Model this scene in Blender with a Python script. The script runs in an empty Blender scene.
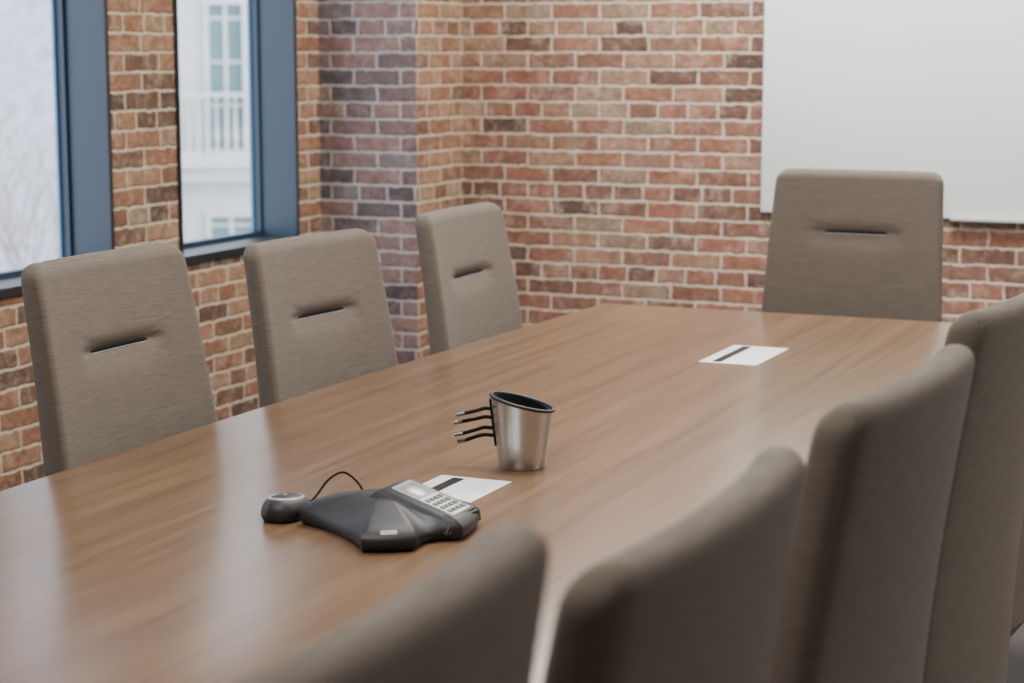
import bpy, bmesh, math, random
from mathutils import Vector, Matrix
random.seed(7)
scene = bpy.context.scene
COL = scene.collection

# ------------------------------------------------------------------ helpers
def lin(r, g, b):
    f = lambda c: (c/255)/12.92 if c/255 <= .04045 else ((c/255+.055)/1.055)**2.4
    return (f(r), f(g), f(b), 1)

def obj_from_bm(name, bm, mats, parent=None, loc=(0,0,0), rot=(0,0,0), smooth=None):
    me = bpy.data.meshes.new(name)
    bmesh.ops.recalc_face_normals(bm, faces=bm.faces)
    bm.to_mesh(me); bm.free()
    if not isinstance(mats, (list, tuple)): mats = [mats]
    for m in mats: me.materials.append(m)
    if smooth is not None:
        for p in me.polygons: p.use_smooth = True
        try: me.set_sharp_from_angle(angle=math.radians(smooth))
        except Exception: pass
    ob = bpy.data.objects.new(name, me)
    COL.objects.link(ob)
    ob.location = loc; ob.rotation_euler = rot
    if parent: ob.parent = parent
    return ob

def empty(name, loc=(0,0,0), rz=0):
    e = bpy.data.objects.new(name, None)
    e.empty_display_size = .1
    COL.objects.link(e); e.location = loc; e.rotation_euler = (0,0,rz)
    return e

def tag(o, label, cat, group=None):
    o["label"] = label; o["category"] = cat
    if group: o["group"] = group

def box(bm, x0,x1,y0,y1,z0,z1, mi=0):
    vs = [bm.verts.new(p) for p in [(x0,y0,z0),(x1,y0,z0),(x1,y1,z0),(x0,y1,z0),(x0,y0,z1),(x1,y0,z1),(x1,y1,z1),(x0,y1,z1)]]
    fs = []
    for f in [(0,3,2,1),(4,5,6,7),(0,1,5,4),(1,2,6,5),(2,3,7,6),(3,0,4,7)]:
        fc = bm.faces.new([vs[i] for i in f]); fc.material_index = mi; fs.append(fc)
    return vs, fs

def boxobj(name, dims, mat, parent=None, bevel=0, **k):
    bm = bmesh.new(); box(bm, *dims)
    if bevel: bmesh.ops.bevel(bm, geom=bm.edges[:], offset=bevel, segments=3, affect='EDGES', profile=.5)
    return obj_from_bm(name, bm, mat, parent, smooth=40 if bevel else None, **k)

def loft(bm, loops, cap0=True, cap1=True):
    rows = [[bm.verts.new(p) for p in L] for L in loops]
    n = len(rows[0])
    for a, b in zip(rows, rows[1:]):
        for i in range(n):
            bm.faces.new((a[i], a[(i+1)%n], b[(i+1)%n], b[i]))
    if cap0: bm.faces.new(rows[0][::-1])
    if cap1: bm.faces.new(rows[-1])
    return rows

def tube(name, pts, r, mat, parent=None, res=8, cyclic=False):
    P = [Vector(p) for p in pts]
    out = []
    n = len(P)
    for i in range(n-1 if not cyclic else n):
        p0 = P[(i-1) % n] if (cyclic or i > 0) else P[0]
        p1 = P[i]; p2 = P[(i+1) % n]
        p3 = P[(i+2) % n] if (cyclic or i+2 < n) else P[-1]
        for k in range(6):
            t = k/6
            out.append(.5*((2*p1)+(-p0+p2)*t+(2*p0-5*p1+4*p2-p3)*t*t+(-p0+3*p1-3*p2+p3)*t**3))
    if not cyclic: out.append(P[-1])
    bm = bmesh.new(); loops = []
    m = len(out)
    for i, p in enumerate(out):
        a = out[(i-1) % m] if (cyclic or i > 0) else p
        b = out[(i+1) % m] if (cyclic or i < m-1) else p
        t = (b-a).normalized()
        up = Vector((0,0,1)) if abs(t.z) < .9 else Vector((0,1,0))
        s = t.cross(up).normalized(); u = s.cross(t)
        loops.append([p + r*(math.cos(2*math.pi*k/res)*s + math.sin(2*math.pi*k/res)*u) for k in range(res)])
    if cyclic:
        rows = [[bm.verts.new(p) for p in L] for L in loops]
        for j in range(m):
            a, b = rows[j], rows[(j+1) % m]
            for i in range(res): bm.faces.new((a[i], a[(i+1)%res], b[(i+1)%res], b[i]))
    else: loft(bm, loops)
    return obj_from_bm(name, bm, mat, parent, smooth=60)

# ------------------------------------------------------------------ materials
def mat(name):
    m = bpy.data.materials.new(name); m.use_nodes = True
    nt = m.node_tree; b = nt.nodes["Principled BSDF"]
    return m, nt, b

def simple(name, col, rough=.5, metal=0, noise=.0, nscale=60, spec=.5, emit=0):
    m, nt, b = mat(name)
    b.inputs["Roughness"].default_value = rough
    b.inputs["Metallic"].default_value = metal
    b.inputs["Specular IOR Level"].default_value = spec
    tc = nt.nodes.new("ShaderNodeTexCoord"); n = nt.nodes.new("ShaderNodeTexNoise")
    n.inputs["Scale"].default_value = nscale; n.inputs["Detail"].default_value = 4
    nt.links.new(tc.outputs["Object"], n.inputs["Vector"])
    r = nt.nodes.new("ShaderNodeValToRGB")
    k0, k1 = 1-noise, 1+noise
    r.color_ramp.elements[0].color = (col[0]*k0, col[1]*k0, col[2]*k0, 1)
    r.color_ramp.elements[1].color = (min(col[0]*k1,1), min(col[1]*k1,1), min(col[2]*k1,1), 1)
    r.color_ramp.elements[0].position = .3; r.color_ramp.elements[1].position = .7
    nt.links.new(n.outputs["Fac"], r.inputs["Fac"]); nt.links.new(r.outputs["Color"], b.inputs["Base Color"])
    return m

def brick(name, axis, stops, mortar, bw=.185, rh=.0585, ms=.0072, shift=0.0, gain=.95, smear=.6):
    m, nt, b = mat(name); N = nt.nodes.new; L = nt.links.new
    tc = N("ShaderNodeTexCoord"); sp = N("ShaderNodeSeparateXYZ"); L(tc.outputs["Object"], sp.inputs[0])
    cb = N("ShaderNodeCombineXYZ")
    ad = N("ShaderNodeMath"); ad.operation = 'ADD'; ad.inputs[1].default_value = shift
    L(sp.outputs[axis], ad.inputs[0]); L(ad.outputs[0], cb.inputs[0]); L(sp.outputs["Z"], cb.inputs[1])
    nz = N("ShaderNodeTexNoise"); nz.inputs["Scale"].default_value = 28; nz.inputs["Detail"].default_value = 6; nz.inputs["Roughness"].default_value = .65
    L(tc.outputs["Object"], nz.inputs["Vector"])
    sb = N("ShaderNodeVectorMath"); sb.operation = 'SUBTRACT'; sb.inputs[1].default_value = (.5,.5,.5)
    sc = N("ShaderNodeVectorMath"); sc.operation = 'SCALE'; sc.inputs["Scale"].default_value = .022
    av = N("ShaderNodeVectorMath"); av.operation = 'ADD'
    L(nz.outputs["Color"], sb.inputs[0]); L(sb.outputs[0], sc.inputs[0]); L(cb.outputs[0], av.inputs[0]); L(sc.outputs[0], av.inputs[1])
    bt = N("ShaderNodeTexBrick"); bt.offset = .5; bt.offset_frequency = 2
    bt.squash = .6; bt.squash_frequency = 5
    bt.inputs["Color1"].default_value = (0,0,0,1); bt.inputs["Color2"].default_value = (1,1,1,1)
    bt.inputs["Mortar"].default_value = (0,0,0,1)
    bt.inputs["Scale"].default_value = 1; bt.inputs["Mortar Size"].default_value = ms
    bt.inputs["Mortar Smooth"].default_value = .75
    bt.inputs["Brick Width"].default_value = bw; bt.inputs["Row Height"].default_value = rh
    L(av.outputs[0], bt.inputs["Vector"])
    rp = N("ShaderNodeValToRGB"); cr = rp.color_ramp
    while len(cr.elements) < len(stops): cr.elements.new(.5)
    for e, (p, c) in zip(cr.elements, stops):
        e.position = p; e.color = (c[0]*gain, c[1]*gain, c[2]*gain, 1)
    L(bt.outputs["Color"], rp.inputs["Fac"])
    n2 = N("ShaderNodeTexNoise"); n2.inputs["Scale"].default_value = 45; n2.inputs["Detail"].default_value = 6; n2.inputs["Roughness"].default_value = .7
    L(tc.outputs["Object"], n2.inputs["Vector"])
    r2 = N("ShaderNodeValToRGB"); r2.color_ramp.elements[0].position = .3; r2.color_ramp.elements[1].position = .75
    r2.color_ramp.elements[0].color = (.55,.55,.55,1); r2.color_ramp.elements[1].color = (1.4,1.37,1.34,1)
    L(n2.outputs["Fac"], r2.inputs["Fac"])
    mu = N("ShaderNodeMix"); mu.data_type = 'RGBA'; mu.blend_type = 'MULTIPLY'; mu.inputs["Factor"].default_value = 1
    L(rp.outputs["Color"], mu.inputs["A"]); L(r2.outputs["Color"], mu.inputs["B"])
    n3 = N("ShaderNodeTexNoise"); n3.inputs["Scale"].default_value = 15; n3.inputs["Detail"].default_value = 9; n3.inputs["Roughness"].default_value = .85
    L(tc.outputs["Object"], n3.inputs["Vector"])
    r3 = N("ShaderNodeValToRGB"); r3.color_ramp.elements[0].position = .50; r3.color_ramp.elements[1].position = .66
    r3.color_ramp.elements[0].color = (0,0,0,1); r3.color_ramp.elements[1].color = (smear,smear,smear,1)
    L(n3.outputs["Fac"], r3.inputs["Fac"])
    sm = N("ShaderNodeMix"); sm.data_type = 'RGBA'; L(r3.outputs["Color"], sm.inputs["Factor"])
    L(mu.outputs["Result"], sm.inputs["A"]); sm.inputs["B"].default_value = (mortar[0]*.85, mortar[1]*.8, mortar[2]*.76, 1)
    mv = N("ShaderNodeMix"); mv.data_type = 'RGBA'; L(n2.outputs["Fac"], mv.inputs["Factor"])
    mv.inputs["A"].default_value = (mortar[0]*.6, mortar[1]*.54, mortar[2]*.48, 1); mv.inputs["B"].default_value = (min(1,mortar[0]*1.25), min(1,mortar[1]*1.25), min(1,mortar[2]*1.25), 1)
    mx = N("ShaderNodeMix"); mx.data_type = 'RGBA'
    L(bt.outputs["Fac"], mx.inputs["Factor"]); L(sm.outputs["Result"], mx.inputs["A"]); L(mv.outputs["Result"], mx.inputs["B"])
    L(mx.outputs["Result"], b.inputs["Base Color"])
    b.inputs["Roughness"].default_value = .9; b.inputs["Specular IOR Level"].default_value = .2
    h1 = N("ShaderNodeMath"); h1.operation = 'MULTIPLY_ADD'; h1.inputs[1].default_value = -1.0
    L(bt.outputs["Fac"], h1.inputs[0]); 
    h2 = N("ShaderNodeMath"); h2.operation = 'MULTIPLY'; h2.inputs[1].default_value = .5
    L(n2.outputs["Fac"], h2.inputs[0]); L(h2.outputs[0], h1.inputs[2])
    bp = N("ShaderNodeBump"); bp.inputs["Distance"].default_value = .008; bp.inputs["Strength"].default_value = .85
    L(h1.outputs[0], bp.inputs["Height"]); L(bp.outputs["Normal"], b.inputs["Normal"])
    return m

ST = [(0.0,lin(86,68,60)), (.18,lin(110,81,69)), (.36,lin(134,93,78)), (.52,lin(142,98,81)), (.68,lin(120,89,76)), (.84,lin(145,112,91)), (1.0,lin(134,112,93))]
STW = [(0.0,lin(84,66,55)), (.2,lin(106,80,65)), (.4,lin(127,91,71)), (.6,lin(135,97,76)), (.8,lin(143,111,86)), (1.0,lin(136,115,93))]
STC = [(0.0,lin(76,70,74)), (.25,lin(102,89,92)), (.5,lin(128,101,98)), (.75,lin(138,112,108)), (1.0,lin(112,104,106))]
MORT = lin(204,188,170)
brick_back = brick("brick_red", "X", ST, MORT)
brick_side = brick("brick_side", "Y", STW, lin(197,181,159), shift=.07)
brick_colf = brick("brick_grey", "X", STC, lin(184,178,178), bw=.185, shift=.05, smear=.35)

fabric, nt, b = mat("taupe_fabric")
N = nt.nodes.new; L = nt.links.new
tc = N("ShaderNodeTexCoord"); mp = N("ShaderNodeMapping"); mp.inputs["Scale"].default_value = (32, 26, 1000)
nz = N("ShaderNodeTexNoise"); nz.inputs["Scale"].default_value = 1; nz.inputs["Detail"].default_value = 3; nz.inputs["Roughness"].default_value = .6
L(tc.outputs["Object"], mp.inputs[0]); L(mp.outputs[0], nz.inputs["Vector"])
rp = N("ShaderNodeValToRGB"); rp.color_ramp.elements[0].position = .2; rp.color_ramp.elements[1].position = .8
rp.color_ramp.elements[0].color = lin(76,68,61); rp.color_ramp.elements[1].color = lin(112,101,91)
L(nz.outputs["Fac"], rp.inputs["Fac"]); L(rp.outputs["Color"], b.inputs["Base Color"])
b.inputs["Roughness"].default_value = .85; b.inputs["Specular IOR Level"].default_value = .2
b.inputs["Sheen Weight"].default_value = .05; b.inputs["Sheen Roughness"].default_value = .5
bp = N("ShaderNodeBump"); bp.inputs["Distance"].default_value = .0004; bp.inputs["Strength"].default_value = .2
L(nz.outputs["Fac"], bp.inputs["Height"]); L(bp.outputs["Normal"], b.inputs["Normal"])

wood, nt, b = mat("walnut_veneer")
N = nt.nodes.new; L = nt.links.new
tc = N("ShaderNodeTexCoord"); mp = N("ShaderNodeMapping"); mp.inputs["Scale"].default_value = (38, .9, 38)
L(tc.outputs["Object"], mp.inputs[0])
n1 = N("ShaderNodeTexNoise"); n1.inputs["Scale"].default_value = 1; n1.inputs["Detail"].default_value = 6; n1.inputs["Distortion"].default_value = .5
L(mp.outputs[0], n1.inputs["Vector"])
mp2 = N("ShaderNodeMapping"); mp2.inputs["Scale"].default_value = (220, 4, 220); L(tc.outputs["Object"], mp2.inputs[0])
n2 = N("ShaderNodeTexNoise"); n2.inputs["Scale"].default_value = 1; n2.inputs["Detail"].default_value = 3; L(mp2.outputs[0], n2.inputs["Vector"])
ma = N("ShaderNodeMath"); ma.operation = 'MULTIPLY_ADD'; ma.inputs[1].default_value = .5
L(n2.outputs["Fac"], ma.inputs[0]); 
mb = N("ShaderNodeMath"); mb.operation = 'MULTIPLY'; mb.inputs[1].default_value = .5; L(n1.outputs["Fac"], mb.inputs[0]); L(mb.outputs[0], ma.inputs[2])
rp = N("ShaderNodeValToRGB"); cr = rp.color_ramp; cr.elements.new(.5)
for e, (p, c) in zip(cr.elements, [(.33, lin(86,64,46)), (.5, lin(104,80,59)), (.67, lin(120,94,70))]): e.position = p; e.color = c
L(ma.outputs[0], rp.inputs["Fac"]); L(rp.outputs["Color"], b.inputs["Base Color"])
b.inputs["Roughness"].default_value = .28; b.inputs["Specular IOR Level"].default_value = .4

frame_blue = simple("blue_frame_paint", lin(28,46,68), .45, noise=.05)
frame_bright = simple("bright_blue_bead", lin(86,128,164), .4, noise=.03)
frame_dark = simple("dark_sill_paint", lin(18,21,27), .5, noise=.1)
black_pl = simple("black_plastic", lin(36,35,37), .5, noise=.1, spec=.35)
black_rub = simple("black_rubber", lin(10,10,11), .7, noise=.1, spec=.2)
steel = simple("brushed_steel", lin(188,188,188), .33, .95, noise=.05, nscale=200)
chrome = simple("polished_chrome", lin(110,110,110), .3, .9)
silver_pl = simple("silver_plastic", lin(160,159,157), .4, .2, noise=.03)
panel_grey = simple("panel_grey", lin(122,121,119), .45, .1, noise=.03)
key_dark = simple("key_dark", lin(58,58,60), .5, 0, noise=.03)
white_pl = simple("white_plate", lin(216,216,214), .4, noise=.02)
lcd = simple("lcd_screen", lin(118,124,114), .25, noise=.05)
board = simple("whiteboard_glass", lin(211,218,214), .22, noise=.01, nscale=3)
plaster = simple("white_plaster", lin(222,220,215), .9, noise=.02)
ceil_m = simple("ceiling_paint", lin(232,231,228), .95, noise=.02)
carpet = simple("grey_carpet", lin(70,67,66), .95, noise=.3, nscale=300)
stone = simple("cream_render", lin(214,216,212), .9, noise=.06, nscale=2)
greywall = simple("pale_grey_masonry", lin(176,176,186), .9, noise=.2, nscale=7)
wingwall = simple("pale_brick_wing", lin(170,158,150), .9, noise=.2, nscale=9)
outglass = simple("distant_glazing", lin(104,132,134), .25, noise=.2, nscale=1)
asphalt = simple("street_ground", lin(120,120,120), .9, noise=.1, nscale=3)
alum = simple("grey_aluminium", lin(150,152,154), .4, .8, noise=.03)
bark = simple("pale_bark", lin(152,142,138), .9, noise=.2)

glass = bpy.data.materials.new("window_glass"); glass.use_nodes = True
nt = glass.node_tree; nt.nodes.clear()
o = nt.nodes.new("ShaderNodeOutputMaterial"); mx = nt.nodes.new("ShaderNodeMixShader")
mx.inputs[0].default_value = .06
tr = nt.nodes.new("ShaderNodeBsdfTransparent"); tr.inputs[0].default_value = (.93,.97,1,1); gl = nt.nodes.new("ShaderNodeBsdfGlossy"); gl.inputs["Roughness"].default_value = .02
nt.links.new(tr.outputs[0], mx.inputs[1]); nt.links.new(gl.outputs[0], mx.inputs[2]); nt.links.new(mx.outputs[0], o.inputs[0])

# ------------------------------------------------------------------ room
XW, YB, ZC = -3.43, 6.5, 2.75
XR, YN = 1.7, -1.6
SILL, HEAD = .750, 2.45
WT = .180
WIN = [(1.79,2.58),(2.95,3.73),(4.09,4.835),(5.20,5.95)]

def struct(o): o["kind"] = "structure"; return o
bm = bmesh.new()
box(bm, XW-WT, XW, YN, YB+.3, 0, SILL)
box(bm, XW-WT, XW, YN, YB+.3, HEAD, ZC)
ys = [YN] + [v for w in WIN for v in w] + [YB+.3]
for i in range(0, len(ys), 2): box(bm, XW-WT, XW, ys[i], ys[i+1], SILL, HEAD)
struct(obj_from_bm("wall_left", bm, brick_side))
bm = bmesh.new(); box(bm, XW, XR+.2, YB, YB+.3, 0, ZC); struct(obj_from_bm("wall_back", bm, brick_back))
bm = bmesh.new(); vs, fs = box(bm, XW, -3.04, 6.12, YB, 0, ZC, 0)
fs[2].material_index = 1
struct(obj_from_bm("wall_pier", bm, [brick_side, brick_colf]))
bm = bmesh.new(); box(bm, XR, XR+.2, YN, YB, 0, ZC); struct(obj_from_bm("wall_right", bm, plaster))
bm = bmesh.new(); box(bm, XW-WT, XR+.2, YN-.2, YN, 0, ZC); struct(obj_from_bm("wall_front", bm, plaster))
bm = bmesh.new(); box(bm, XW-WT, XR+.2, YN-.2, YB+.3, -.2, 0); struct(obj_from_bm("floor", bm, carpet))
bm = bmesh.new(); box(bm, XW-WT, XR+.2, YN-.2, YB+.3, ZC, ZC+.2); struct(obj_from_bm("ceiling", bm, ceil_m))

for i, (y0, y1) in enumerate(WIN):
    bm = bmesh.new()
    xo, xi, t = XW-.138, XW+.004, .008
    box(bm, xo-.045, xi, y0, y0+t, SILL, HEAD); box(bm, xo-.045, xi, y1-t, y1, SILL, HEAD)
    box(bm, xo-.045, xi, y0+t, y1-t, HEAD-t, HEAD)
    f = .012
    box(bm, xo-.03, xo, y0+t, y0+t+f, SILL, HEAD-t, 1); box(bm, xo-.03, xo, y1-t-f, y1-t, SILL, HEAD-t)
    box(bm, xo-.034, xo-.026, y1-t-f-.010, y1-t-f, SILL+.024, HEAD-.03, 2)
    box(bm, xo-.03, xo, y0+t+f, y1-t-f, SILL, SILL+.024); box(bm, xo-.03, xo, y0+t+f, y1-t-f, HEAD-.03, HEAD-t)
    box(bm, xo, XW+.006, y0+t, y1-t, SILL, SILL+.006, 1)
    box(bm, XW+.001, XW+.012, y0-.004, y1+.004, SILL-.018, SILL+.007, 1)
    box(bm, XW+.004, XW+.008, y1-.012, y1+.004, SILL, HEAD, 1); box(bm, XW+.004, XW+.008, y0-.004, y0+.012, SILL, HEAD, 1)
    w = struct(obj_from_bm("window_%d" % (i+1), bm, [frame_blue, frame_dark, frame_bright]))
    bm = bmesh.new()
    xg = xo-.02
    bm.faces.new([bm.verts.new(p) for p in [(xg,y0+t+f,SILL+.024),(xg,y1-t-f,SILL+.024),(xg,y1-t-f,HEAD-.03),(xg,y0+t+f,HEAD-.03)]])
    obj_from_bm("window_pane", bm, glass, w)

# ------------------------------------------------------------------ whiteboard
wb = empty("whiteboard", (-1.89+1.2, YB, .855+.6))
boxobj("board_panel", (-1.2,1.2,-.018,-.006,-.6,.6), board, wb, .003)
boxobj("mounting_rail", (-1.1,1.1,-.006,0,-.5,.5), alum, wb)
boxobj("marker_tray", (-.54,1.15,-.05,-.018,-.606,-.596), silver_pl, wb, .002)
tag(wb, "large pale frosted glass whiteboard mounted on the brick wall", "whiteboard")

# ------------------------------------------------------------------ table
TX0, TX1, TY0, TY1 = -1.855, -.565, .25, 4.73
tb = empty("conference_table", ((TX0+TX1)/2, (TY0+TY1)/2, 0))
hx, hy = (TX1-TX0)/2, (TY1-TY0)/2
def boat(ins, z):
    pts = []
    r = .03
    X = lambda y: hx-ins-.058*(y/hy)**2
    H = hy-ins
    side = [(-H+r) + (2*(H-r))*k/24 for k in range(25)]
    for y in side: pts.append((X(y), y, z))
    xe = X(H-r)
    for k in range(1, 7):
        a = math.radians(90*k/7); pts.append((xe-r+r*math.cos(a), H-r+r*math.sin(a), z))
    pts.append((xe-r, H, z)); pts.append((-(xe-r), H, z))
    for k in range(1, 7):
        a = math.radians(90+90*k/7); pts.append((-(xe-r)+r*math.cos(a), H-r+r*math.sin(a), z))
    for y in side[::-1]: pts.append((-X(y), y, z))
    for k in range(1, 7):
        a = math.radians(180+90*k/7); pts.append((-(xe-r)+r*math.cos(a), -H+r+r*math.sin(a), z))
    pts.append((-(xe-r), -H, z)); pts.append((xe-r, -H, z))
    for k in range(1, 7):
        a = math.radians(270+90*k/7); pts.append((xe-r+r*math.cos(a), -H+r+r*math.sin(a), z))
    return pts
bm = bmesh.new()
loft(bm, [boat(.02,.708), boat(.003,.722), boat(0,.728), boat(0,.7485), boat(.0005,.7495), boat(.0015,.75)])
obj_from_bm("tabletop", bm, wood, tb, smooth=35)
for s in (-1, 1):
    boxobj("table_leg", (-.16,.16,s*1.35-.06,s*1.35+.06,0,.708), wood, tb, .01)
boxobj("modesty_beam", (-.03,.03,-1.29,1.29,.45,.708), wood, tb, .004)
tag(tb, "long walnut-veneer conference table with satin top and rounded corners", "table")

def cover(x0,x1,y0,y1,label):
    e = empty("power_cover", ((x0+x1)/2,(y0+y1)/2,.75))
    w, h = (x1-x0)/2, (y1-y0)/2
    boxobj("cover_plate", (-w,w,-h,h,0,.0015), white_pl, e, .0005)
    boxobj("cable_slot", (-w+.026,-w+.046,-h+.012,h-.012,.0012,.0022), black_rub, e, .0003)
    tag(e, label, "power outlet cover", "power covers in the tabletop")
cover(-1.268,-1.14,3.9,4.155, "flat white power cover with black slot near the head chair")
cover(-1.288,-1.168,2.42,2.672, "flat white power cover with black slot beside the conference phone")

# ------------------------------------------------------------------ chairs
def make_chair(top=1.08):
    root = empty("conference_chair")
    zb, zt, T = .45, top, .048
    def cx(z):
        s = (z-zb)/(zt-zb)
        return -.238 - math.tan(math.radians(6.5))*(z-zb) + .012*math.sin(math.pi*s)
    CV = .022
    def wrap(y, z=0): return CV*(abs(y)/.235)**2.2
    zs = zt-.160
    def depress(y, z):
        fx = 1/(1+math.exp((abs(y)-.084)/.006))
        ends = math.exp(-((abs(y)-.100)/.018)**2)*math.exp(-((z-zs)/.010)**2)*.005
        cr_ = 0
        for sgn in (-1, 1):
            zc = zs + sgn*(.010+.3*max(0, abs(y)-.07))
            cr_ += .0012*math.exp(-((z-zc)/.006)**2)*math.exp(-((abs(y)-.10)/.028)**2)
        fx2 = 1/(1+math.exp((abs(y)-.096)/.016))
        w_ = .016 if z > zs else .032
        return .004*math.exp(-((z-zs)/.006)**2)*fx + .0095*math.exp(-((z-zs)/w_)**2)*fx2 + ends + cr_
    rows = []
    z = zb
    while z < zt-.062:
        rows.append(z)
        z += .003 if abs(z-zs) < .05 else .014
    rows += [zt-d for d in (.06,.054,.048,.042,.036,.030,.025,.020,.016,.012,.0085,.0055,.003,.0012,.0003)]
    RC = .034
    def dims(z):
        d = zt-z; s = (z-zb)/(zt-zb)
        W = .496-.060*s
        hw = W/2
        if d < RC: hw = W/2-RC+math.sqrt(max(RC*RC-(RC-d)**2, 0))
        TT = T*(1.3-.35*s)
        ht = TT/2
        rt = TT*.5
        if d < rt: ht = TT/2*math.sqrt(max(1-(1-d/rt)**2, .0005))
        return hw, ht
    loops = []
    NF = 56
    for z in rows:
        hw, ht = dims(z); c = cx(z); r = min(.014, ht*.8)
        L = []
        for k in range(NF+1):
            y = (-1+2*k/NF)*(hw-r)
            L.append((c+ht-depress(y, z), y, z))
        for k in range(1, 6):
            a = math.radians(90*k/6); L.append((c+ht-r+r*math.cos(a), hw-r+r*math.sin(a), z))
        rb = min(.020, ht*.85)
        for k in range(0, 5):
            a = math.radians(90*k/4); L.append((c-ht+rb-rb*math.sin(a), hw-rb+rb*math.cos(a), z))
        for k in range(1, 16):
            y = (1-2*k/16)*(hw-rb); L.append((c-ht, y, z))
        for k in range(0, 5):
            a = math.radians(90*k/4); L.append((c-ht+rb-rb*math.cos(a), -hw+rb-rb*math.sin(a), z))
        for k in range(5, 0, -1):
            a = math.radians(90*k/6); L.append((c+ht-r+r*math.cos(a), -hw+r-r*math.sin(a), z))
        L = [(p[0]+wrap(p[1]), p[1], p[2]) for p in L]
        loops.append(L)
    bm = bmesh.new(); loft(bm, loops)
    obj_from_bm("backrest", bm, fabric, root, smooth=60)
    pts = []
    for i in range(9):
        z = zb+.02+i*(zt-zb-.08)/8
        hw, ht = dims(z); pts.append((cx(z)-ht+.0065+wrap(hw), -hw+.0055, z))
    for a in (25, 50, 75):
        ra = math.radians(a); hw0 = dims(zt-.06)[0]
        yy = -(hw0-RC)-RC*math.cos(ra)+.006
        pts.append((cx(zt)-.010+wrap(yy), yy, zt-RC-.004+RC*math.sin(ra)-.004))
    pts2 = [(p[0], -p[1], p[2]) for p in pts][::-1]
    tube("seam_piping", pts+[(cx(zt)-.010, 0, zt-.006)]+pts2, .0012, fabric, root, 6)
    ht = dims(zs)[1]
    xs = cx(zs)+ht-.013
    bm = bmesh.new()
    sl = []
    NS = 14
    for k in range(NS+1):
        y = -.083+.166*k/NS; x = xs+wrap(y); e = .35 if k in (0, NS) else 1
        sl.append([(x-.006,y,zs-.0031*e),(x+.0035,y,zs-.0031*e),(x+.0045,y,zs),(x+.0035,y,zs+.0031*e),(x-.006,y,zs+.0031*e)])
    loft(bm, sl)
    s = obj_from_bm("pull_slot", bm, black_rub, root, smooth=40); s["label"] = "black recessed grip slot"
    bm = bmesh.new()
    loft(bm, [[(xs+wrap(y)+dx, y, zs+dz) for dx, dz in ((-.004,-.0052),(.0042,-.0052),(.0042,-.0036),(-.004,-.0036))] for y in [-.081+.162*k/NS for k in range(NS+1)]])
    s = obj_from_bm("slot_trim", bm, silver_pl, root); s["label"] = "thin pale metal trim"
    bm = bmesh.new()
    def rr(x0,x1,hw,r,z,n=6):
        P = []
        for cx_, cy_, a0 in [(x1-r,hw-r,0),(x0+r,hw-r,90),(x0+r,-hw+r,180),(x1-r,-hw+r,270)]:
            for k in range(n+1):
                a = math.radians(a0+90*k/n); P.append((cx_+r*math.cos(a), cy_+r*math.sin(a), z))
        return P
    loft(bm, [rr(-.21,.2,.19,.05,.385), rr(-.225,.225,.22,.06,.395), rr(-.23,.24,.235,.07,.42), rr(-.23,.24,.235,.07,.455), rr(-.225,.23,.225,.07,.478), rr(-.2,.19,.19,.06,.488)])
    obj_from_bm("seat", bm, fabric, root, smooth=50)
    def cyl(r, z0, z1, n=20): return [[(r*math.cos(2*math.pi*k/n), r*math.sin(2*math.pi*k/n), z) for k in range(n)] for z in (z0, z1)]
    bm = bmesh.new(); loft(bm, cyl(.026,.09,.39)); obj_from_bm("gas_column", bm, alum, root, smooth=40)
    bm = bmesh.new(); loft(bm, cyl(.045,.065,.12))
    for k in range(5):
        a = 2*math.pi*k/5; M = Matrix.Rotation(a, 3, 'Z')
        loops = []
        for r_, w_, z0, z1 in [(.02,.03,.07,.11),(.13,.024,.07,.1),(.25,.016,.068,.086)]:
            loops.append([M @ Vector(p) for p in [(r_,-w_,z0),(r_,w_,z0),(r_,w_,z1),(r_,-w_,z1)]])
        loft(bm, loops)
    obj_from_bm("star_base", bm, alum, root)
    for k in range(5):
        a = 2*math.pi*k/5
        bm = bmesh.new()
        loft(bm, [[(r_*math.cos(t*math.pi/8), y_, .03+r_*math.sin(t*math.pi/8)) for t in range(16)] for y_, r_ in [(-.02,.024),(-.016,.03),(.016,.03),(.02,.024)]])
        bmesh.ops.create_cone(bm, cap_ends=True, segments=10, radius1=.008, radius2=.008, depth=.04, matrix=Matrix.Translation((0,0,.055)))
        c = obj_from_bm("caster", bm, black_rub, root, loc=(.225*math.cos(a), .225*math.sin(a), 0), rot=(0,0,a), smooth=40)
    return root

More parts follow.
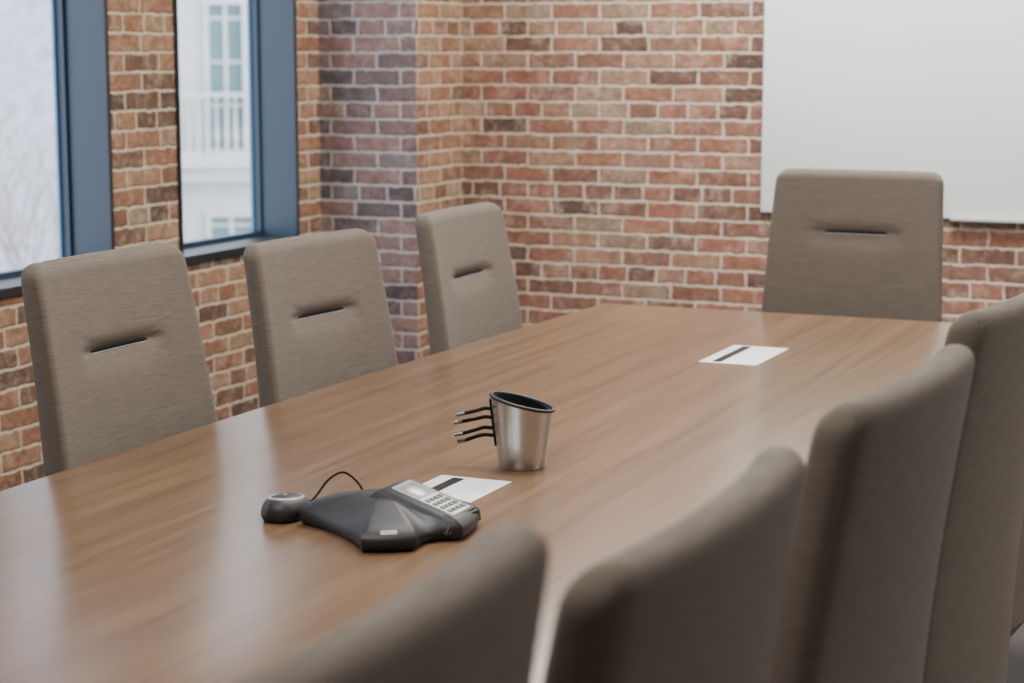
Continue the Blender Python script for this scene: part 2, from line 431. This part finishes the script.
tmpl = make_chair()
tmpl_kids = list(tmpl.children)
def place(o, x, y, deg, top, label):
    o.location = (x, y, 0); o.rotation_euler = (0,0,math.radians(deg)); 
    dz = top-1.08
    for c in o.children:
        if c.name.split('.')[0] in ("backrest","seam_piping","pull_slot","slot_trim","seat"): c.location.z += dz
    tag(o, label, "chair", "upholstered conference chairs around the table")
def dup():
    r = tmpl.copy(); COL.objects.link(r)
    for k in tmpl_kids:
        c = k.copy(); c.parent = r; c.matrix_parent_inverse = k.matrix_parent_inverse; COL.objects.link(c)
    return r
CH = [
 (-1.692, 2.772, 0, 1.063, "taupe fabric conference chair with grip slot, near the phone"),
 (-1.702, 3.482, -5, 1.028, "taupe fabric conference chair with grip slot, middle of the window side"),
 (-1.695, 4.23, 1, 1.034, "taupe fabric conference chair with grip slot, by the far table corner"),
 (-1.184, 4.675, -90, 1.103, "taupe fabric conference chair at the head of the table"),
 (-.720, .785, 180, 1.147, "taupe fabric conference chair with raised back, tucked beside the table"),
 (-.706, 1.29, 180, 1.096, "taupe fabric conference chair seen from behind, beside the table"),
 (-.686, 1.885, 177, 1.10, "taupe fabric conference chair seen from behind, slightly turned"),
 (-.702, 2.63, 175, 1.090, "taupe fabric conference chair seen from behind, beside the table"),
 (-.737, 3.49, 176, 1.058, "taupe fabric conference chair seen from behind, close to the table"),
]
chairs = [tmpl] + [dup() for _ in CH[1:]]
for c, a in zip(chairs, CH): place(c, *a)

# ------------------------------------------------------------------ cable cup
cupa = math.atan2(-.4,-.916)
cup = empty("cable_cup", (-1.199, 2.785, .75), cupa)
n = 64
H0 = .0125
def cring(r0, z):
    return [(r0*math.cos(2*math.pi*k/n), r0*math.sin(2*math.pi*k/n), z*(.105+H0*math.cos(2*math.pi*k/n))) for k in range(n)]
bm = bmesh.new()
Ls = [cring(.0375+.0135*t, t) for t in [0,.02,.2,.4,.6,.8,1.0]]
Ls[0] = [(p[0]*.96, p[1]*.96, 0) for p in Ls[0]]
Ls += [cring(.0345+.0135*t, t) for t in [1.0,.8,.5,.1]]
loft(bm, Ls, True, True)
obj_from_bm("cup_body", bm, steel, cup, smooth=40)
bm = bmesh.new()
loft(bm, [cring(.0342+.0135*t, t) for t in (.12,.5,.9,.985)] + [cring(.029+.0135*t, t) for t in (1.0,.97,.5,.14)], True, True)
s = obj_from_bm("cup_liner", bm, black_rub, cup, smooth=40); s["label"] = "black rubber inner liner"
pts = [(.0498*math.cos(2*math.pi*k/24), .0498*math.sin(2*math.pi*k/24), .105+H0*math.cos(2*math.pi*k/24)) for k in range(24)]
s = tube("cup_rim", pts, .0030, black_pl, cup, 8, cyclic=True)
bm = bmesh.new(); 
loft(bm, [[(.036+.0135*t+dx, dy, z) for dx, dy in [(-.002,-.007),(.004,-.006),(.004,.006),(-.002,.007)]] for t, z in [(.3,.035),(.6,.065),(.95,.110)]])
obj_from_bm("cable_clip", bm, black_rub, cup)
tag(cup, "tapered brushed-steel cable holder cup with slanted rim and black lining", "cup")
cupM = Matrix.Translation(cup.location) @ Matrix.Rotation(cupa, 4, 'Z')
for i, (z, l, dy) in enumerate([(.094,.042,.006),(.080,.046,-.004),(.063,.045,.004),(.051,.041,-.006)]):
    e = empty("charging_cable", cupM @ Vector((.050,0,z)), cupa)
    zz = -.006-.001*i
    tube("cable_cord", [(-.004,0,0),(.010,0,.001),(.022,dy*.5,-.002),(l,dy,zz)], .0030, black_rub, e)
    tube("cable_plug", [(l,dy,zz),(l+.007,dy,zz-.001),(l+.013,dy,zz-.002)], .0036, chrome, e)
    tag(e, "short black charging cable with metal plug held by the cup", "cable", "charging cables in the cup")

# ------------------------------------------------------------------ conference phone
ph = empty("conference_phone", (-1.216, 2.337, .75))
ARM = [(12,.126,.054),(180,.116,.034),(300,.138,.037)]
def outline(scale, z, lift=0):
    P = []
    k = len(ARM)
    ends = []
    for a, R_, w in ARM:
        ra = math.radians(a); d = Vector((math.cos(ra), math.sin(ra))); s = Vector((-d.y, d.x))
        ends.append((d*R_-s*w, d*(R_+.007), d*R_+s*w))
    for i in range(k):
        p0, pm, p1 = ends[i]; q0 = ends[(i+1)%k][0]
        for t in range(9):
            u = t/8; v = ((1-u)**2)*p0+2*u*(1-u)*(pm*1.03)+u*u*p1
            P.append((v, 1.0))
        mid = (p1+q0)/2; ctrl = mid*.68
        if i == 0: ctrl = Vector((-.02,.100))
        for t in range(1, 14):
            u = t/14; v = ((1-u)**2)*p1+2*u*(1-u)*ctrl+u*u*q0
            P.append((v, abs(2*u-1)**1.5))
    bl_ = min(.5, max(0, (1-scale)*.8))
    out = []
    for p, g in P:
        v = p.lerp(p.normalized()*.095, bl_)*scale
        out.append((v.x, v.y, z+lift*g))
    return out
bm = bmesh.new()
loft(bm, [outline(.93,0), outline(.965,.003), outline(.99,.008), outline(1.0,.012,.002), outline(.998,.016,.003), outline(.985,.0185,.004), outline(.93,.0240,.006), outline(.80,.0305,.006), outline(.64,.038,.004), outline(.50,.0440,.002), outline(.38,.0490), outline(.2,.0520), outline(.03,.053)])
obj_from_bm("phone_body", bm, black_pl, ph, smooth=40)
pa = math.radians(-1)
bm = bmesh.new()
loft(bm, [[(-.075,-.048,-.020),(.062,-.054,-.020),(.062,.054,-.020),(-.075,.048,-.020)],
          [(-.064,-.040,-.004),(.060,-.046,-.006),(.060,.046,-.006),(-.064,.040,-.004)],
          [(-.056,-.034,.0030),(.056,-.039,.0022),(.056,.039,.0022),(-.056,.034,.0030)]])
bmesh.ops.bevel(bm, geom=bm.edges[:], offset=.003, segments=2, affect='EDGES')
kp = obj_from_bm("keypad_panel", bm, black_pl, ph, loc=(.066, .014, .0445), rot=(0, math.radians(17), pa), smooth=50)
boxobj("panel_face", (-.050,.050,-.028,.028,.0015,.0034), silver_pl, kp, .0006)
boxobj("display_frame", (-.046,-.006,-.025,.025,.0030,.0040), panel_grey, kp, .0003)
boxobj("display", (-.042,-.010,-.021,.021,.0036,.0044), lcd, kp, .0003)
first = None
for r in range(4):
    for c in range(4):
        x = .0050+r*.0118; y = -.0189+c*.0126
        if first is None:
            first = boxobj("key_button", (-.0036,.0036,-.0043,.0043,0,.0014), key_dark, kp, .0004); k = first
        else:
            k = first.copy(); k.parent = kp; COL.objects.link(k)
        k.location = (x, y, .0033)
pb = math.radians(300)
boxobj("silver_badge", (-.0035,.0035,-.011,.011,0,.0018), silver_pl, ph, .0005, loc=(.1335*math.cos(pb), .1335*math.sin(pb), .0262), rot=(0, math.radians(40), pb))
tag(ph, "black three-armed conference speakerphone with silver keypad panel and display", "conference phone")

# ------------------------------------------------------------------ mouse
ms = empty("computer_mouse", (-1.376, 2.345, .75), math.radians(10))
def mrings(prof, sx, sy):
    return [[(sx*s*(1-.12*math.sin(a))*math.copysign(abs(math.cos(a))**.9, math.cos(a)), sy*s*math.copysign(abs(math.sin(a))**.9, math.sin(a)), z*(1-.22*math.sin(a)*s)) for a in [2*math.pi*k/40 for k in range(40)]] for s, z in prof]
SX, SY = .0315, .054
bm = bmesh.new()
loft(bm, mrings([(.88,0),(.96,.003),(1,.009),(.97,.0160),(.88,.0225),(.73,.0275),(.5,.0308),(.25,.0325),(.03,.0330)], SX, SY))
obj_from_bm("mouse_body", bm, black_pl, ms, smooth=60)
bm = bmesh.new()
loft(bm, mrings([(.73,.0272),(.715,.0286),(.66,.0297),(.635,.0290)], SX, SY), False, False)
obj_from_bm("mouse_trim", bm, silver_pl, ms, smooth=60)
bm = bmesh.new()
loft(bm, mrings([(.14,.0328),(.11,.0334),(.04,.0337)], SX, SY))
obj_from_bm("mouse_badge", bm, silver_pl, ms, loc=(0,-.006,0), smooth=60)
tube("mouse_cable", [(0,.049,.008),(.010,.080,.006),(.024,.112,.030),(.042,.130,.038),(.064,.132,.022),(.078,.122,.004)], .0018, black_rub, ms)
tag(ms, "small black corded mouse with silver trim beside the conference phone", "computer mouse")

# ------------------------------------------------------------------ outside
gd = boxobj("ground", (-60,-4.2,-20,60,-6.2,-6), asphalt); struct(gd)
d = Vector((-.527,.85)); base = d*32
bl = empty("building", (base.x, base.y, -6), math.atan2(d.y, d.x)-math.pi/2)
Z0 = 7.41
def vz(v): return Z0-(v-50)/60
def su(u): return (u-211)/60
bm = bmesh.new(); box(bm, -4.5, .48, 0, 6, 0, 14); obj_from_bm("facade_wall", bm, stone, bl)
bm = bmesh.new(); box(bm, .48, 9, .3, 6, 0, 13); s = obj_from_bm("side_wing", bm, wingwall, bl); s["label"] = "pale brick side wing"
def fwin(s0, s1, z0, z1):
    bm = bmesh.new(); box(bm, s0, s1, -.02, .02, z0, z1); obj_from_bm("window_glazing", bm, outglass, bl)
    bm = bmesh.new(); fw = .08
    box(bm, s0-fw, s0, -.1, .02, z0-fw, z1+fw); box(bm, s1, s1+fw, -.1, .02, z0-fw, z1+fw)
    box(bm, s0, s1, -.1, .02, z1, z1+fw); box(bm, s0, s1, -.1, .02, z0-fw, z0)
    m_ = (s0+s1)/2; box(bm, m_-.03, m_+.03, -.06, -.02, z0, z1)
    zz = z0+.7
    while zz < z1: box(bm, s0, s1, -.05, -.02, zz-.02, zz+.02); zz += .7
    obj_from_bm("window_surround", bm, stone, bl)
for k in (-2, -1, 0):
    o_ = k*1.7
    fwin(su(190)+o_, su(222)+o_, vz(145), vz(6)); fwin(su(188)+o_, su(228)+o_, vz(262), vz(212)); fwin(su(190)+o_, su(222)+o_, vz(95)+3.4, vz(8)+3.2)
bm = bmesh.new(); box(bm, -4.4, .55, -.35, 0, vz(176), vz(162)); box(bm, -4.4,.6,-.5,0,vz(162),vz(152)); obj_from_bm("cornice", bm, stone, bl)
bm = bmesh.new(); box(bm, -4.4, .5, -.5, -.38, vz(94), vz(90)); box(bm, -4.4,.5,-.5,-.38,vz(152),vz(148))
x = -4.3
nb = 10
while x < .5:
    loft(bm, [[(x+r_*math.cos(2*math.pi*k/nb), -.445+r_*math.sin(2*math.pi*k/nb), vz(148)+(vz(94)-vz(148))*t) for k in range(nb)] for t, r_ in [(0,.035),(.08,.022),(.3,.045),(.5,.025),(.9,.018),(1,.035)]])
    x += .15
obj_from_bm("balcony_railing", bm, stone, bl)
tag(bl, "cream rendered building with tall windows and a white balustrade balcony", "building")
b2 = empty("building", (-18.1, 13.7, -6), math.atan2(.819,-.573)-math.pi/2)
bm = bmesh.new(); box(bm, -7, 7, 0, 5, 0, 16); obj_from_bm("facade_wall", bm, greywall, b2)
bm = bmesh.new(); box(bm, -7, 7.1, -.2, 0, 9.2, 9.5); box(bm, -7,7.1,-.15,0,4.2,4.4); obj_from_bm("cornice", bm, stone, b2)
for k in range(4):
    bm = bmesh.new(); box(bm, -6+k*3.0, -4.8+k*3.0, -.03, .02, 6, 8.4); obj_from_bm("window_glazing", bm, outglass, b2)
tag(b2, "pale grey masonry building across the street", "building")
# bare street tree
tr_ = empty("bare_tree", (-10.1, 12.1, -6))
def seg(bm, p, q, r0, r1, n=6):
    t = (q-p).normalized(); up = Vector((0,0,1)) if abs(t.z) < .9 else Vector((0,1,0))
    s = t.cross(up).normalized(); u = s.cross(t)
    loft(bm, [[c_+r_*(math.cos(2*math.pi*k/n)*s+math.sin(2*math.pi*k/n)*u) for k in range(n)] for c_, r_ in ((p, r0), (q, r1))])
bm = bmesh.new(); seg(bm, Vector((0,0,0)), Vector((.1,0,4.2)), .12, .07, 10)
obj_from_bm("trunk", bm, bark, tr_, smooth=40)
bm = bmesh.new()
rnd = random.Random(3)
def grow(p, dvec, L_, r, depth):
    q = p + dvec*L_
    seg(bm, p, q, r, r*.7, 5)
    if depth == 0: return
    for _ in range(3 if depth > 2 else 2):
        nd = (dvec + Vector((rnd.uniform(-.6,.6), rnd.uniform(-.6,.6), rnd.uniform(-.15,.5)))).normalized()
        grow(q, nd, L_*rnd.uniform(.65,.85), r*.6, depth-1)
for a in range(5):
    an = a*1.257
    grow(Vector((.1,0,3.6+.12*a)), Vector((math.cos(an)*.4, math.sin(an)*.4, .85)).normalized(), 1.0, .03, 5)
obj_from_bm("branches", bm, bark, tr_)
tag(tr_, "bare leafless tree standing in the street outside the window", "tree")

# ------------------------------------------------------------------ light
w = bpy.data.worlds.new("World"); scene.world = w; w.use_nodes = True
bg = w.node_tree.nodes["Background"]; bg.inputs[0].default_value = (.87,.93,1,1); bg.inputs[1].default_value = 5.6

def area(name, loc, sx, sy, power, col, rot=(0,0,0)):
    l = bpy.data.lights.new(name, 'AREA'); l.shape = 'RECTANGLE'; l.size = sx; l.size_y = sy; l.energy = power; l.color = col
    o = bpy.data.objects.new(name, l); COL.objects.link(o); o.location = loc; o.rotation_euler = rot
    return o
for i, (x, y, p) in enumerate([(-1.2,1.2,54),(-1.2,3.2,56),(-1.4,5.2,88),(.7,3.8,52)]):
    area("ceiling_light", (x, y, ZC-.03), 1.1, .5, p, (1,.975,.94))
for x0,y0 in [(-2.0,5.9),(-.6,5.9)]:
    area("wall_washer", (x0, y0, ZC-.03), .5, .12, 30, (1,.965,.91), rot=(math.radians(18),0,0))

# ------------------------------------------------------------------ camera
cd = bpy.data.cameras.new("camera"); cam = bpy.data.objects.new("camera", cd); COL.objects.link(cam)
cd.sensor_width = 36; cd.lens = 1930/1024*36
cam.location = (0,0,1.41)
cam.rotation_euler = (math.radians(90-8.575), 0, math.radians(23.6))
cd.dof.use_dof = True; cd.dof.focus_distance = 3.2; cd.dof.aperture_fstop = 5.6
cd.clip_start = .05
scene.camera = cam
